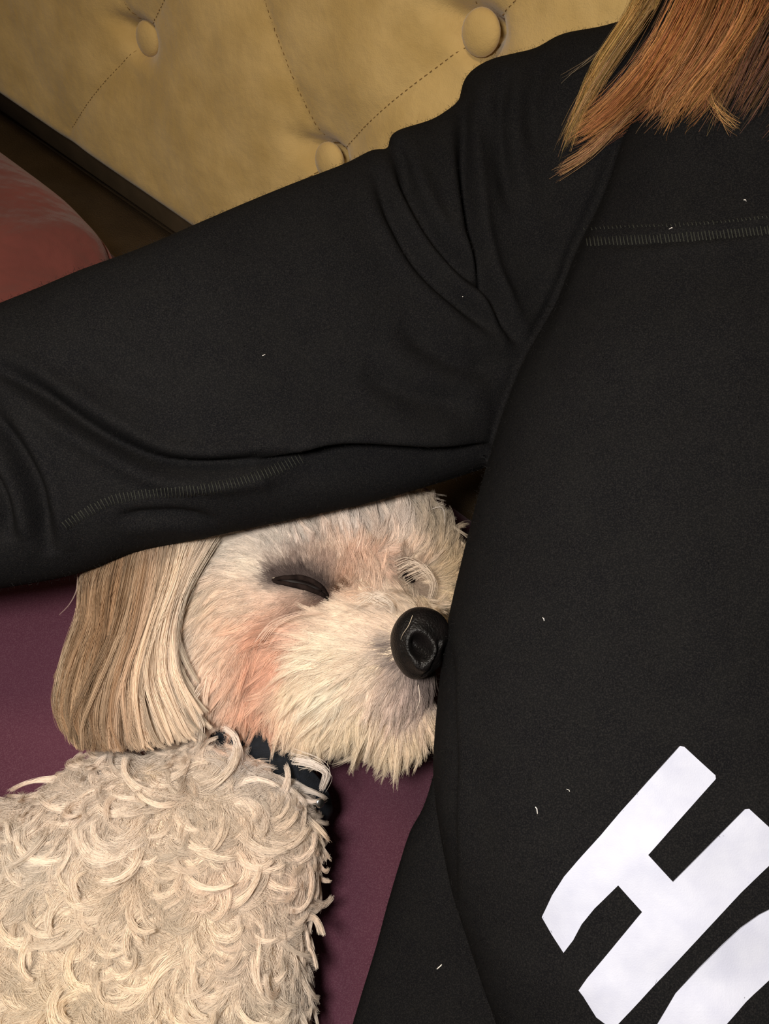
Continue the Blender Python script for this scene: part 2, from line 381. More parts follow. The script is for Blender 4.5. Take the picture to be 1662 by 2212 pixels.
spx = px_of(sv); sv[:, 2] += .075 * np.clip((spx[:, 0] - 1660) / 600, 0, 1.2) * np.clip((1300 - spx[:, 1]) / 900, 0, 1)
sn = normals_of(sv, sf); spx = px_of(sv); facing = np.clip(-(np.einsum('ij,ij->i', sn, sv / np.linalg.norm(sv, axis=1, keepdims=True))), 0, 1) ** .5
# folds: polyline, depth, width px; 'step' folds raise one side over the other
folds = [
    ([(1345, 275), (1290, 430), (1250, 520), (1200, 650), (1137, 770)], .0025, 12, 0),
    ([(1000, 215), (1003, 330), (1020, 480), (1050, 600), (1085, 680), (1130, 750)], .008, 13, 0),
    ([(860, 305), (880, 400), (930, 500), (1010, 590), (1080, 670)], .006, 15, 0),
    ([(812, 360), (850, 470), (910, 570), (1000, 660), (1090, 730)], .005, 14, 0),
    ([(1100, 150), (1080, 230), (1085, 340), (1110, 460)], .004, 18, 0),
    ([(1180, 110), (1150, 220), (1160, 330)], .003, 20, 0),
    ([(-40, 775), (60, 830), (160, 900), (260, 960), (350, 1000), (450, 1012), (560, 1000), (640, 975)], .009, 17, 0),
    ([(560, 1000), (700, 962), (800, 958), (920, 962), (1062, 958)], .008, 20, 1),
    ([(-30, 880), (30, 960), (70, 1040), (90, 1110), (110, 1200)], .008, 18, 0),
    ([(-40, 1000), (0, 1080), (20, 1170)], .006, 18, 0),
    ([(250, 1120), (380, 1110), (470, 1130)], .003, 14, 0),
    ([(150, 760), (260, 830), (380, 880)], .0025, 30, 0),
    ([(1020, 870), (900, 860), (780, 800)], .003, 26, 0),
    ([(1090, 800), (980, 780), (860, 700)], .003, 24, 0),
    ([(970, 1360), (984, 1450), (987, 1600), (987, 1750), (988, 1880), (996, 1960)], .004, 9, 2),
    ([(1255, 524), (1350, 524), (1500, 515), (1720, 486)], .0012, 10, 0),
]
disp = np.zeros(len(sv)); FD = 1.45
for line, amp, w, mode in folds:
    d, s, t = seg_dist(spx, smooth_line(line, 30)); fade = np.clip(np.minimum(t, 1 - t) / .22, 0, 1) ** .7
    if mode == 0: disp += fade * FD * amp * (-np.exp(-(d / w) ** 2) + .35 * np.exp(-((d - 2.2 * w) / (1.2 * w)) ** 2))
    elif mode == 1: disp += fade * FD * amp * np.where(s < 0, 1, -1.3) * np.tanh(d / 6) * np.exp(-(d / (3.2 * w)) ** 2)
    else: disp += fade * FD * amp * np.where(s < 0, .5, -1) * np.tanh(d / 8) * np.exp(-(d / (3.5 * w)) ** 2)
zmask = sv[:, 2] > -.60
low = .0012 * np.sin(spx[:, 0] / 61 + spx[:, 1] / 97) * np.sin(spx[:, 1] / 53 - spx[:, 0] / 131)
sv = sv + sn * ((disp * zmask + low) * facing)[:, None]
sweat = mesh_obj('sweatshirt', sv, sf, M_FLEECE, person)
SB = BVHTree.FromPolygons([Vector(a) for a in sv], sf)

# printed letters lie on the cloth
def print_on(name, outer, parent, off=.0006, thick=.0005):
    outer = np.array(outer, float); bm = bmesh.new()
    vs = [bm.verts.new((x, y, 0)) for x, y in outer]; fcs = bm.faces.new(vs)
    x0, y0 = outer.min(0); x1, y1 = outer.max(0)
    for ax, lo, hi in ((0, x0, x1), (1, y0, y1)):
        for t in np.arange(lo + 6, hi, 9):
            co_ = (t, 0, 0) if ax == 0 else (0, t, 0); no = (1, 0, 0) if ax == 0 else (0, 1, 0)
            bmesh.ops.bisect_plane(bm, geom=list(bm.verts) + list(bm.edges) + list(bm.faces), plane_co=co_, plane_no=no, dist=1e-4)
    bmesh.ops.triangulate(bm, faces=[f for f in bm.faces if len(f.verts) > 4])
    bm.verts.ensure_lookup_table(); bm.verts.index_update()
    top, bot = [], []
    for x in bm.verts:
        p, n = raycast(SB, x.co.x, x.co.y, 0)
        if p is None: p, n = P(x.co.x, x.co.y, .37), np.array((0, 0, 1.))
        top.append(p + n * (off + thick)); bot.append(p + n * (off - .0004))
    k = len(top); fc = []
    for f_ in bm.faces: fc.append([v_.index for v_ in f_.verts][::-1]); fc.append([v_.index + k for v_ in f_.verts])
    for e in bm.edges:
        if len(e.link_faces) == 1: a, b = [v_.index for v_ in e.verts]; fc.append([a, b, b + k, a + k])
    bm.free()
    return mesh_obj(name, np.array(top + bot), fc, M_PRINT, parent, False)
def cr(pts): return pts
H = [(1469, 1611), (1478, 1613), (1545, 1674), (1546, 1682), (1401, 1846), (1454, 1904), (1609, 1748), (1618, 1747), (1700, 1822), (1680, 1850), (1600, 1928), (1525, 2008),
     (1430, 2110), (1335, 2212), (1325, 2222), (1290, 2195), (1262, 2150), (1252, 2137), (1270, 2112), (1388, 1969), (1336, 1911), (1285, 1961), (1258, 1995), (1240, 2030), (1220, 2057), (1195, 2018), (1173, 1979),
     (1195, 1932), (1220, 1893), (1250, 1858), (1300, 1803), (1340, 1755), (1400, 1687)]
print_on('letter_print', H, sweat)
a1 = [(1850, 1880), (1760, 1920), (1700, 1945), (1640, 1975), (1600, 2003), (1560, 2040), (1510, 2090), (1460, 2145), (1420, 2212), (1390, 2270), (1380, 2330), (1400, 2390), (1440, 2440), (1500, 2470)]
a2 = [(1540, 2380), (1500, 2350), (1490, 2310), (1520, 2265), (1568, 2212), (1610, 2165), (1662, 2115), (1740, 2060), (1850, 2010)]
print_on('letter_print', a1 + a2, sweat)

# seams
def stitches(line, tall, step, n2, parts, rad=.00035):
    L = smooth_line(line, 200); seg = np.concatenate([[0], np.cumsum(np.linalg.norm(np.diff(L, axis=0), axis=1))])
    for s in np.arange(0, seg[-1], step):
        x = np.interp(s, seg, L[:, 0]); y = np.interp(s, seg, L[:, 1]); x2 = np.interp(s + 2, seg, L[:, 0]); y2 = np.interp(s + 2, seg, L[:, 1])
        t = np.array((x2 - x, y2 - y)); t /= np.linalg.norm(t) + 1e-9; nn = np.array((-t[1], t[0])); j = RNG.normal(0, 1.0, 4)
        pts = []
        for k in (-1, -.3, .3, 1):
            q_ = np.array((x, y)) + nn * (tall / 2 + j[0]) * k + t * (1.2 * k + j[1] * .5); p, n = raycast(SB, q_[0], q_[1], .0004)
            if p is None: break
            pts.append(p)
        if len(pts) == 4 and np.ptp([p[2] for p in pts]) < .012: ribbon_tube(pts, rad, parts, 4)
parts = []
stitches([(1262, 522), (1350, 520), (1450, 515), (1560, 507), (1720, 492)], 20, 8, 0, parts)
stitches([(1262, 495), (1350, 490), (1450, 487), (1560, 480), (1720, 462)], 6, 9, 0, parts, .00028)
v, f = merge(parts); mesh_obj('yoke_seam', v, f, M_STITCH, sweat); parts = []
stitches([(140, 1135), (190, 1105), (250, 1078), (330, 1066), (420, 1060), (500, 1045), (580, 1020), (650, 990)], 22, 8, 0, parts, .00028)
v, f = merge(parts); mesh_obj('sleeve_seam', v, f, M_STITCH, sweat)
# lint
parts = []
for x, y, r in ((1175, 1338, .0006), (1160, 1750, .0007), (950, 2088, .0009), (1610, 435, .0006), (1450, 495, .0006), (1228, 1707, .0004), (1000, 640, .0004), (570, 768, .0004), (860, 1640, .0004), (1420, 1700, .0003)):
    p, n = raycast(SB, x, y, .0005)
    if p is not None:
        a = RNG.normal(0, 1, 3) * r; parts = []; ribbon_tube([p - a, p + a * .3 + .0003, p + a], r * .35, parts, 5); mesh_obj('lint', *parts[0], M_LINT, sweat)

# nap of the fleece: short fibres standing along the cloth
tri = np.array([[a[0], a[1], a[2]] for a in sf]); ctr = sv[tri].mean(1); fn = sn[tri].mean(1)
cp = px_of(ctr); vis = (cp[:, 0] > -60) & (cp[:, 0] < 1720) & (cp[:, 1] > -60) & (cp[:, 1] < 2270) & (np.einsum('ij,ij->i', fn, -ctr / np.linalg.norm(ctr, axis=1, keepdims=True)) > -.25)
ids = RNG.choice(np.nonzero(vis)[0], 26000)
def inside(p, poly):
    poly = np.array(poly, float); c = np.zeros(len(p), bool)
    for (x1, y1), (x2, y2) in zip(poly, np.roll(poly, -1, 0)):
        m = (y1 > p[:, 1]) != (y2 > p[:, 1]); c ^= m & (p[:, 0] < (x2 - x1) * (p[:, 1] - y1) / (y2 - y1 + 1e-9) + x1)
    return c
ids = ids[~(inside(cp[ids], H) | inside(cp[ids], a1 + a2))]
root = ctr[ids] + RNG.normal(0, .0008, (len(ids), 3)); dr = fn[ids] * .6 + RNG.normal(0, .6, (len(ids), 3)); dr /= np.linalg.norm(dr, axis=1, keepdims=True)
s_ = np.linspace(0, 1, 4); Ln = RNG.uniform(.0006, .0017, len(ids))
bend = RNG.normal(0, .4, (len(ids), 3))
pts = root[:, None] + dr[:, None] * (s_[None, :, None] * Ln[:, None, None]) + bend[:, None] * (s_[None, :, None] ** 2 * Ln[:, None, None])
curves_obj('fleece_nap', pts, np.full((len(ids), 4), .00005), lin(np.array((34, 33, 33)) + RNG.normal(0, 8, (len(ids), 1))), M_FUR, sweat)

# the person's body: neck, head and hand continue outside the picture
def skinned(nodes, edges, sub=2):
    me = bpy.data.meshes.new('t'); me.from_pydata([list(n[0]) for n in nodes], edges, []); o = bpy.data.objects.new('t', me); COL.objects.link(o)
    m = o.modifiers.new('k', 'SKIN'); s = o.modifiers.new('s', 'SUBSURF'); s.levels = sub; s.render_levels = sub
    for i, n in enumerate(nodes): me.skin_vertices[0].data[i].radius = n[1] if isinstance(n[1], tuple) else (n[1], n[1])
    me.skin_vertices[0].data[0].use_root = True
    dg = bpy.context.evaluated_depsgraph_get(); e = o.evaluated_get(dg); m2 = e.to_mesh()
    v = np.array([x.co[:] for x in m2.vertices]); f = [list(p.vertices) for p in m2.polygons]; e.to_mesh_clear(); bpy.data.objects.remove(o)
    return v, f
nodes = [(P(1750, 2300, .44), .07), (P(1750, 1400, .50), .07), (P(1760, 500, .53), .065), (P(1850, 0, .48), .05), (P(1950, -330, .42), .042), (P(2010, -580, .39), .05), (P(2080, -860, .36), .07), (P(2130, -1080, .35), .055),
         (P(1250, 450, .585), .026), (P(700, 760, .535), .028), (P(60, 960, .505), .028), (P(-420, 1100, .51), .026), (P(-640, 1150, .52), .02), (P(-760, 1170, .525), (.026, .014))]
edges = [(0, 1), (1, 2), (2, 3), (3, 4), (4, 5), (5, 6), (6, 7), (2, 8), (8, 9), (9, 10), (10, 11), (11, 12), (12, 13)]
hx, hd = 13, len(nodes)
for k, (dy, L1) in enumerate(((-105, 95), (-42, 110), (22, 104), (85, 84))):
    y0 = 1170 + dy * .62; i0 = len(nodes)
    nodes += [(P(-850, y0, .525), .0088), (P(-850 - L1 * 1.3, y0 + dy * .25, .535), .008), (P(-850 - L1 * 2.1, y0 + dy * .3, .55), .0075), (P(-850 - L1 * 2.6, y0 + dy * .3, .57), .006)]
    edges += [(hx, i0), (i0, i0 + 1), (i0 + 1, i0 + 2), (i0 + 2, i0 + 3)]
i0 = len(nodes); nodes += [(P(-720, 1075, .52), .01), (P(-800, 1010, .53), .0095), (P(-890, 985, .54), .007)]; edges += [(12, i0), (i0, i0 + 1), (i0 + 1, i0 + 2)]
v, f = skinned(nodes, edges); v_body = (v, f); mesh_obj('body', v, f, M_SKIN, person)

# hair over the shoulder, guides root -> tip
RT = [(2120, -1300, .34), (1960, -640, .38)]
HG = [  # (points, strands, spread px at the middle, colour)
    ([(1440, -90), (1365, 30), (1300, 130), (1262, 215), (1232, 300)], 170, 9, (205, 160, 92)),
    ([(1455, -90), (1385, 20), (1310, 130), (1255, 220), (1212, 320)], 90, 10, (196, 156, 100)),
    ([(1480, -90), (1410, 40), (1335, 150), (1280, 230), (1240, 290)], 40, 16, (185, 145, 105)),
    ([(1500, -90), (1430, 60), (1360, 180), (1300, 245), (1245, 285)], 55, 18, (180, 128, 84)),
    ([(1560, -90), (1490, 50), (1420, 150), (1330, 240), (1265, 285)], 420, 22, (208, 138, 84)),
    ([(1580, -90), (1500, 70), (1440, 160), (1360, 235), (1290, 280)], 420, 22, (200, 128, 74)),
    ([(1500, 20), (1420, 160), (1350, 250), (1280, 325), (1203, 373)], 70, 6, (200, 148, 105)),
    ([(1480, 60), (1400, 190), (1335, 270), (1265, 335), (1215, 365)], 50, 7, (190, 138, 95)),
    ([(1620, -90), (1560, 50), (1500, 150), (1440, 205), (1400, 245)], 300, 22, (196, 126, 76)),
    ([(1640, -90), (1590, 50), (1530, 150), (1480, 210), (1455, 262)], 330, 18, (204, 142, 86)),
    ([(1670, -90), (1610, 60), (1560, 140), (1510, 200), (1470, 250)], 300, 18, (198, 134, 78)),
    ([(1690, -90), (1630, 60), (1570, 150), (1530, 220), (1500, 262)], 170, 18, (180, 118, 70)),
    ([(1590, 60), (1535, 170), (1540, 215), (1565, 250), (1592, 277)], 45, 4, (204, 154, 96)),
    ([(1720, -80), (1660, 60), (1620, 150), (1590, 205), (1570, 245)], 110, 18, (140, 98, 72)),
    ([(1760, -60), (1700, 60), (1650, 150), (1620, 210), (1600, 250)], 90, 20, (130, 88, 70)),
    ([(1800, -60), (1740, 90), (1690, 170), (1650, 230), (1620, 270)], 90, 24, (120, 84, 70)),
    ([(1400, -20), (1330, 80), (1270, 130), (1240, 150), (1212, 168)], 5, 3, (150, 130, 110)),
    ([(1520, 60), (1480, 180), (1440, 235), (1415, 260), (1395, 285)], 30, 16, (170, 130, 95)),
]
def depth_over(x, y, dflt=.5):
    p, n = raycast(SB, x, y)
    return -p[2] if p is not None and -p[2] < .75 else dflt
allp, allc, allr = [], [], []
for pts2, n, spread, c in HG:
    n = max(5, int(n * .8)); spread *= 1.25
    dd = [min(depth_over(x, y), .56) - (.006, .008, .008, .006, .0035)[k] for k, (x, y) in enumerate(pts2)]
    g = np.array([P(x, y, d) for (x, y), d in zip(pts2, dd)])
    if pts2[0][1] < -30 or True: g = np.concatenate([[P(*RT[0]), P(*RT[1])] if n > 60 else [P(pts2[0][0] + 160, pts2[0][1] - 260, .47)], g])
    g = interp_rows(g, 26)
    r0 = RNG.normal(0, 1, (n, 3)) * spread / F * .5; ph = RNG.uniform(0, 6.28, (n, 2)); s = np.linspace(0, 1, 26)
    sub = RNG.integers(0, 6, n); subo = RNG.normal(0, 1, (6, 3)) * spread / F * .5
    off = subo[sub] * .9 + r0 * .45
    prof = (1.1 - .35 * np.abs(s - .5) * 2)[None, :, None]
    pt = g[None] + off[:, None] * prof + (.0012 * np.sin(s[None] * 9 + ph[:, :1]))[..., None] * nrm((1, .7, .2)) + RNG.normal(0, .0016, (n, 1, 3)) * (s ** 3)[None, :, None]
    k = RNG.uniform(.90, 1.0, n)      # uneven ends
    t = s[None] * k[:, None]; idx = t * 25; i0 = np.clip(idx.astype(int), 0, 24); w = (idx - i0)[..., None]; ar = np.arange(n)[:, None]
    pt = pt[ar, i0] * (1 - w) + pt[ar, i0 + 1] * w
    allp.append(pt); allr.append(np.tile(.00008 * (1 - .6 * s ** 4), (n, 1)))
    cm_ = np.array(c, float) * (1.0, .99, .98); cm_ = cm_ * .82 + cm_.mean() * .18; allc.append(lin(np.clip(cm_ * (1, .97, .90) * RNG.uniform(.50, 1.22, (n, 1)) + RNG.normal(0, 5, (n, 3)), 8, 255)) ** .9)
curves_obj('hair', allp, allr, allc, M_HAIR, person)

# the rest of the hair, on the head
bv, bf = v_body; bn = normals_of(bv, bf); hc_ = P(2080, -860, .36); m_ = np.nonzero((np.linalg.norm(bv - hc_, axis=1) < .115) & (bn @ nrm((-.3, -.9, -.1)) < .55) & (bn @ nrm((-.8, -.5, .2)) < .75))[0]
if len(m_):
    i_ = RNG.choice(m_, 3200); dn_ = np.tile(nrm(P(1900, -60, .47) - hc_), (3200, 1)) + RNG.normal(0, .1, (3200, 3))
    pt_, rd_, _ = grow(bv[i_] + RNG.normal(0, .004, (3200, 3)), bn[i_], dn_, RNG.uniform(.035, .055, 3200), RNG.normal(0, .2, 3200), np.full(3200, .05), np.full(3200, .005), 7, 7, np.tile((180., 120, 75), (3200, 1)), .0001)
    curves_obj('scalp_hair', pt_, rd_, lin(np.array((176, 118, 72)) * RNG.uniform(.6, 1.1, (len(pt_), 1))), M_HAIR, person)

# ------------------------------------------------------------------ the dog
dog = thing('dog', 'small cream curly dog asleep on the plum seat under the black sleeve', 'dog', P(350, 1800, .60))
DOGP = [
    ellipsoid(P(650, 1300, .578), (.078, .058, .065), rotz(-8)),
    ellipsoid(P(540, 1420, .565), (.052, .046, .05)),
    ellipsoid(P(480, 1350, .575), (.05, .06, .05)),
    ellipsoid(P(770, 1450, .545), (.048, .043, .045), rotz(12)),
    ellipsoid(P(700, 1500, .55), (.045, .033, .04)),
    ellipsoid(P(835, 1545, .548), (.030, .024, .03)),
    ellipsoid(P(845, 1375, .535), (.036, .024, .03), rotz(-5)),
    ellipsoid(P(905, 1250, .60), (.030, .045, .035)),
    ellipsoid(P(840, 1180, .598), (.042, .036, .045)),
    ellipsoid(P(740, 1200, .585), (.045, .036, .050)),
    ellipsoid(P(500, 1560, .60), (.055, .05, .04)),
    ellipsoid(P(300, 2060, .505), (.093, .110, .058)),
    ellipsoid(P(420, 1850, .52), (.070, .062, .05)),
    ellipsoid(P(275, 1830, .52), (.060, .050, .05)),
    ellipsoid(P(470, 2130, .50), (.048, .075, .05)),
    ellipsoid(P(55, 2015, .52), (.085, .075, .055)),
    ellipsoid(P(50, 2500, .46), (.12, .10, .06)),
    ellipsoid(P(-300, 2300, .48), (.08, .08, .05)),
    ellipsoid(P(-150, 2620, .47), (.03, .09, .03), rotz(30)), ellipsoid(P(550, 2480, .49), (.025, .08, .025), rotz(20)),
]
dv, df = remeshed(DOGP, .0022, 28)
dn = normals_of(dv, df); dpx = px_of(dv)
# eye socket, muzzle crease
d, s, t = seg_dist(dpx, [(590, 1258), (640, 1262), (700, 1280)]); fr = np.clip(dn[:, 2], 0, 1)
eyeb = np.exp(-(d / 42) ** 2); dv = dv - dn * (.007 * eyeb * fr)[:, None]
d, s, t = seg_dist(dpx, [(730, 1290), (800, 1290), (880, 1250)]); dv = dv - dn * (.006 * np.exp(-(d / 30) ** 2) * fr)[:, None]
d, s, t = seg_dist(dpx, [(545, 1500), (555, 1410), (620, 1340), (720, 1300)]); dv = dv - dn * (.008 * np.exp(-(d / 28) ** 2) * fr)[:, None]
d = np.hypot(dpx[:, 0] - 690, dpx[:, 1] - 1430); dv = dv + dn * (.006 * np.exp(-(d / 75) ** 2) * fr)[:, None]
body = mesh_obj('body', dv, df, M_DOGSKIN, dog)
DB = BVHTree.FromPolygons([Vector(a) for a in dv], df)

# nose
NB = np.array((905, 1385))
def nose():
    v, f = ellipsoid((0, 0, 0), (.0172, .0188, .013), None, 5)
    x, y, z = v[:, 0] / .0165, v[:, 1] / .0185, v[:, 2] / .013
    v = v.copy(); v[:, 0] *= 1 - .12 * y * (y < 0) * -1
    v[:, 0] = np.sign(v[:, 0]) * np.abs(v[:, 0] / .0165) ** .85 * .0165
    # nostril and the rolled rim round it
    for nx, ny, am in ((-.22, -.08, 1.25), (.85, -.15, .6)):
        xa, ya = x - nx, y - ny; r = np.hypot((xa * .8 + ya * .6) / .85, (-xa * .6 + ya * .8) / 1.15); fz = (z > 0); rimk = .35 + .9 * np.clip((xa - ya) / (np.hypot(xa, ya) + .01), 0, 1)
        v[:, 2] += fz * am * (-.0095 * np.exp(-(r / .24) ** 2) + .0030 * rimk * np.exp(-((r - .44) / .13) ** 2))
    g = np.abs(x - .30 - .1 * y); v[:, 2] -= (z > 0) * .0022 * np.exp(-(g / .07) ** 2) * (y < .2)
    v[:, 1] -= .003 * np.exp(-((x - .1) / .5) ** 2) * (y < -.5)
    return v @ (rotz(-14) @ roty(18)).T + P(908, 1384, .490), f
v, f = nose(); mesh_obj('nose', v, f, M_NOSE, dog)
NT = BVHTree.FromPolygons([Vector(a) for a in v], f)
# closed eye: dark lids with a thin wet slit
parts = []
def lid(pts, r0, nn=24):
    L = smooth_line(pts, nn); V = []; k = 10; a = np.linspace(0, 2 * math.pi, k, endpoint=False)
    for i, (x, y) in enumerate(L):
        p, n = raycast(DB, x, y, .0035); w = r0 * math.sin(math.pi * (i + .7) / (nn + .4)) ** .6 + .0003
        V.append(p + np.outer(np.cos(a) * w, (0.25, 1, 0)) + np.outer(np.sin(a) * w * .9, (0, 0, 1)))
    Fc = [[i * k + j, i * k + (j + 1) % k, (i + 1) * k + (j + 1) % k, (i + 1) * k + j] for i in range(nn - 1) for j in range(k)]
    return np.concatenate(V), Fc + [list(range(k))[::-1], [(nn - 1) * k + j for j in range(k)]]
v, f = lid([(588, 1252), (620, 1246), (655, 1248), (690, 1262), (712, 1284)], .0014); mesh_obj('eyelid', v, f, M_LID, dog)
v, f = lid([(590, 1256), (625, 1263), (660, 1269), (690, 1277), (712, 1288)], .0014); mesh_obj('eyelid', v, f, M_LID, dog)
p, n = raycast(DB, 648, 1262, .0016); v, f = ellipsoid(p, (.0138, .0030, .0024), rotz(-15), 4); mesh_obj('eye', v, f, M_EYE, dog)
p, n = raycast(DB, 872, 1246, .001); v, f = ellipsoid(p, (.007, .003, .003), rotz(-25), 4); mesh_obj('eye', v, f, M_LID, dog)

# collar
cl = interp_rows([P(*a) for a in ((395, 1545, .555), (450, 1578, .539), (520, 1600, .533), (590, 1642, .531), (650, 1692, .537), (690, 1744, .549), (690, 1790, .57), (620, 1780, .62), (500, 1700, .66), (400, 1610, .65), (370, 1550, .60), (395, 1545, .555))], 120)
t = np.gradient(cl, axis=0); t /= np.linalg.norm(t, axis=1, keepdims=True); ax = nrm(P(300, 1900, .53) - P(640, 1420, .53)); o_ = np.cross(t, ax); o_ /= np.linalg.norm(o_, axis=1, keepdims=True)
prof = [(-.010, -.001), (.010, -.001), (.0107, 0), (.010, .001), (-.010, .001), (-.0107, 0)]
V = np.stack([cl + ax * a + o_ * b for a, b in prof], 1).reshape(-1, 3); k = 6
Fc = [[i * k + j, i * k + (j + 1) % k, (i + 1) * k + (j + 1) % k, (i + 1) * k + j] for i in range(119) for j in range(k)]
collar = mesh_obj('collar', V, Fc, M_COLLAR, dog)
v, f = ellipsoid(P(692, 1735, .508), (.0028, .0028, .001), roty(30), 3); mesh_obj('tag', v, f, M_METAL, collar)

# ---------------- fur
def sample(v, f, n, weight):
    q = np.array([[a[0], a[1], a[2]] for a in f]); A = v[q[:, 1]] - v[q[:, 0]]; B = v[q[:, 2]] - v[q[:, 0]]
    cr_ = np.cross(A, B); ar = np.linalg.norm(cr_, axis=1); c = v[q].mean(1); nn = cr_ / (ar[:, None] + 1e-15)
    w = ar * weight(c, nn); i = RNG.choice(len(q), n, p=w / w.sum()); a, b = RNG.uniform(0, 1, (2, n)); m = a + b > 1; a[m] = 1 - a[m]; b[m] = 1 - b[m]
    # a quad's other half
    a *= 1.35; b *= 1.35
    return v[q[i, 0]] + A[i] * a[:, None] + B[i] * b[:, None], nn[i]
if np.einsum('ij,ij->i', dn, dv - dv.mean(0)).mean() < 0: dn = -dn
_q = np.array([[a[0], a[1], a[2]] for a in df]); _c = np.cross(dv[_q[:, 1]] - dv[_q[:, 0]], dv[_q[:, 2]] - dv[_q[:, 0]])
FLIP = -1 if (np.einsum('ij,ij->i', _c, dn[_q[:, 0]]) < 0).mean() > .5 else 1

def fieldval(p, G, power=3.2):
    G = np.array(G, float); d = np.linalg.norm(p[:, None] - G[None, :, :2], axis=2) + 8; w = d ** -power; w /= w.sum(1, keepdims=True)
    return w @ G[:, 2:]
# combing of the head: x, y, dx, dy, length px, curl, r, g, b
HF = [
 (430, 1170, -.8, .6, 90, .2, 222, 206, 186), (500, 1170, -1, -.2, 80, .2, 232, 222, 206), (560, 1225, -1, -.1, 70, .1, 240, 228, 208), (610, 1190, -.5, -1, 65, .1, 236, 226, 212), (660, 1170, -.2, -1, 70, .2, 232, 222, 210),
 (560, 1130, -.7, -.7, 70, .2, 228, 220, 210), (700, 1120, -.2, -1, 80, .3, 232, 222, 210), (720, 1200, .1, -1, 60, .2, 226, 200, 178), (760, 1150, .2, -1, 70, .5, 234, 222, 210), (780, 1215, .5, -.9, 50, .4, 222, 184, 158), (830, 1210, .2, .9, 60, .5, 222, 186, 162),
 (820, 1120, .2, -1, 80, .8, 220, 208, 196), (860, 1160, .5, -.6, 75, .9, 226, 212, 198), (880, 1100, .3, -1, 80, 1.2, 196, 182, 164), (930, 1150, .8, -.5, 80, 1.3, 176, 158, 132), (950, 1220, 1, .0, 70, 1.0, 196, 170, 130),
 (960, 1280, .6, .5, 60, .6, 214, 190, 148), (910, 1280, .4, .7, 60, .9, 210, 188, 160), (870, 1215, .6, -.5, 60, 1.4, 220, 196, 172), (975, 1330, .2, .9, 50, .4, 216, 194, 154),
 (640, 1225, -.3, -1, 45, 0, 130, 110, 100), (700, 1235, .1, -1, 45, 0, 150, 122, 108), (600, 1240, -.8, -.7, 45, 0, 170, 150, 136),
 (640, 1300, -.9, .5, 45, 0, 190, 158, 138), (700, 1310, -.8, .3, 50, .1, 150, 116, 98), (740, 1270, .4, -.7, 40, .2, 190, 148, 120), (590, 1290, -1, .3, 55, 0, 232, 208, 186),
 (540, 1310, -.9, .4, 70, 0, 236, 214, 190), (450, 1290, -.7, .8, 80, 0, 214, 194, 168), (420, 1370, -.5, .9, 90, .1, 236, 218, 196), (480, 1400, -.5, .9, 80, 0, 240, 216, 192), (520, 1350, -.7, .7, 65, 0, 232, 196, 168),
 (430, 1480, -.2, 1, 80, .1, 238, 220, 198), (500, 1480, -.4, .9, 75, 0, 238, 206, 180), (560, 1370, -.7, .7, 70, .1, 220, 166, 138), (600, 1350, -.9, .5, 80, -.6, 214, 158, 132), (560, 1440, -.4, 1, 80, -.2, 222, 164, 136), (540, 1520, -.2, 1, 70, 0, 236, 184, 154),
 (600, 1430, -.7, .9, 80, -.3, 232, 178, 150), (590, 1560, -.3, .9, 65, 0, 236, 190, 160), (650, 1360, -1, .3, 90, -.8, 238, 196, 170), (700, 1330, -1, 0, 90, -.7, 244, 222, 194), (760, 1330, -.9, -.2, 70, -.3, 244, 226, 200),
 (680, 1410, -.8, .6, 80, -.4, 252, 240, 214), (740, 1400, -1, .2, 70, -.2, 250, 238, 212), (650, 1470, -.6, .9, 90, -.2, 250, 236, 206), (720, 1480, -.7, .8, 90, 0, 252, 244, 220), (800, 1440, -.8, .4, 60, 0, 250, 234, 210),
 (640, 1550, -.6, .8, 90, 0, 248, 226, 196), (700, 1570, -.5, .9, 95, 0, 248, 232, 200), (770, 1560, -.3, 1, 95, .1, 248, 232, 198), (830, 1580, -.1, 1, 90, .1, 248, 230, 196), (890, 1590, .1, 1, 85, .2, 244, 224, 188), (930, 1560, .2, 1, 70, .2, 232, 208, 172),
 (660, 1640, -.4, 1, 70, 0, 246, 232, 214), (740, 1630, -.3, 1, 80, 0, 246, 230, 206), (610, 1620, -.6, .8, 60, 0, 238, 214, 196),
 (780, 1360, -.8, -.3, 55, 0, 240, 220, 196), (830, 1330, -.7, -.6, 55, .4, 228, 206, 182), (780, 1290, -.8, -.4, 55, .5, 226, 196, 168), (840, 1290, -.5, -.8, 55, .9, 228, 208, 186), (810, 1250, .3, -.8, 50, .5, 218, 184, 158), (880, 1320, -.2, -.9, 45, .6, 206, 184, 160), (930, 1330, .3, -.8, 45, .4, 208, 184, 148),
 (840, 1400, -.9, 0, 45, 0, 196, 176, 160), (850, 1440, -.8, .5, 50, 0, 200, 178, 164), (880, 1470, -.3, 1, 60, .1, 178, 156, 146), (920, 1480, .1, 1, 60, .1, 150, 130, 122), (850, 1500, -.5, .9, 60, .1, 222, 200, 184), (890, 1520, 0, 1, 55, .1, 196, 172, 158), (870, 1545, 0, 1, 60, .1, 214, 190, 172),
]
def head_mask(c):  # the head is everything above the neck line
    p = px_of(c); return (p[:, 1] < 1600 + np.clip((p[:, 0] - 400) * .42, 0, 110)) & (p[:, 0] > 330) & (p[:, 0] < 1150)
def fwgt(c, n):
    n = n * FLIP; fz = np.einsum('ij,ij->i', n, -c / np.linalg.norm(c, axis=1, keepdims=True)); return np.where(fz > -.3, 1.0, .12)
allp, allr, allc = [], [], []
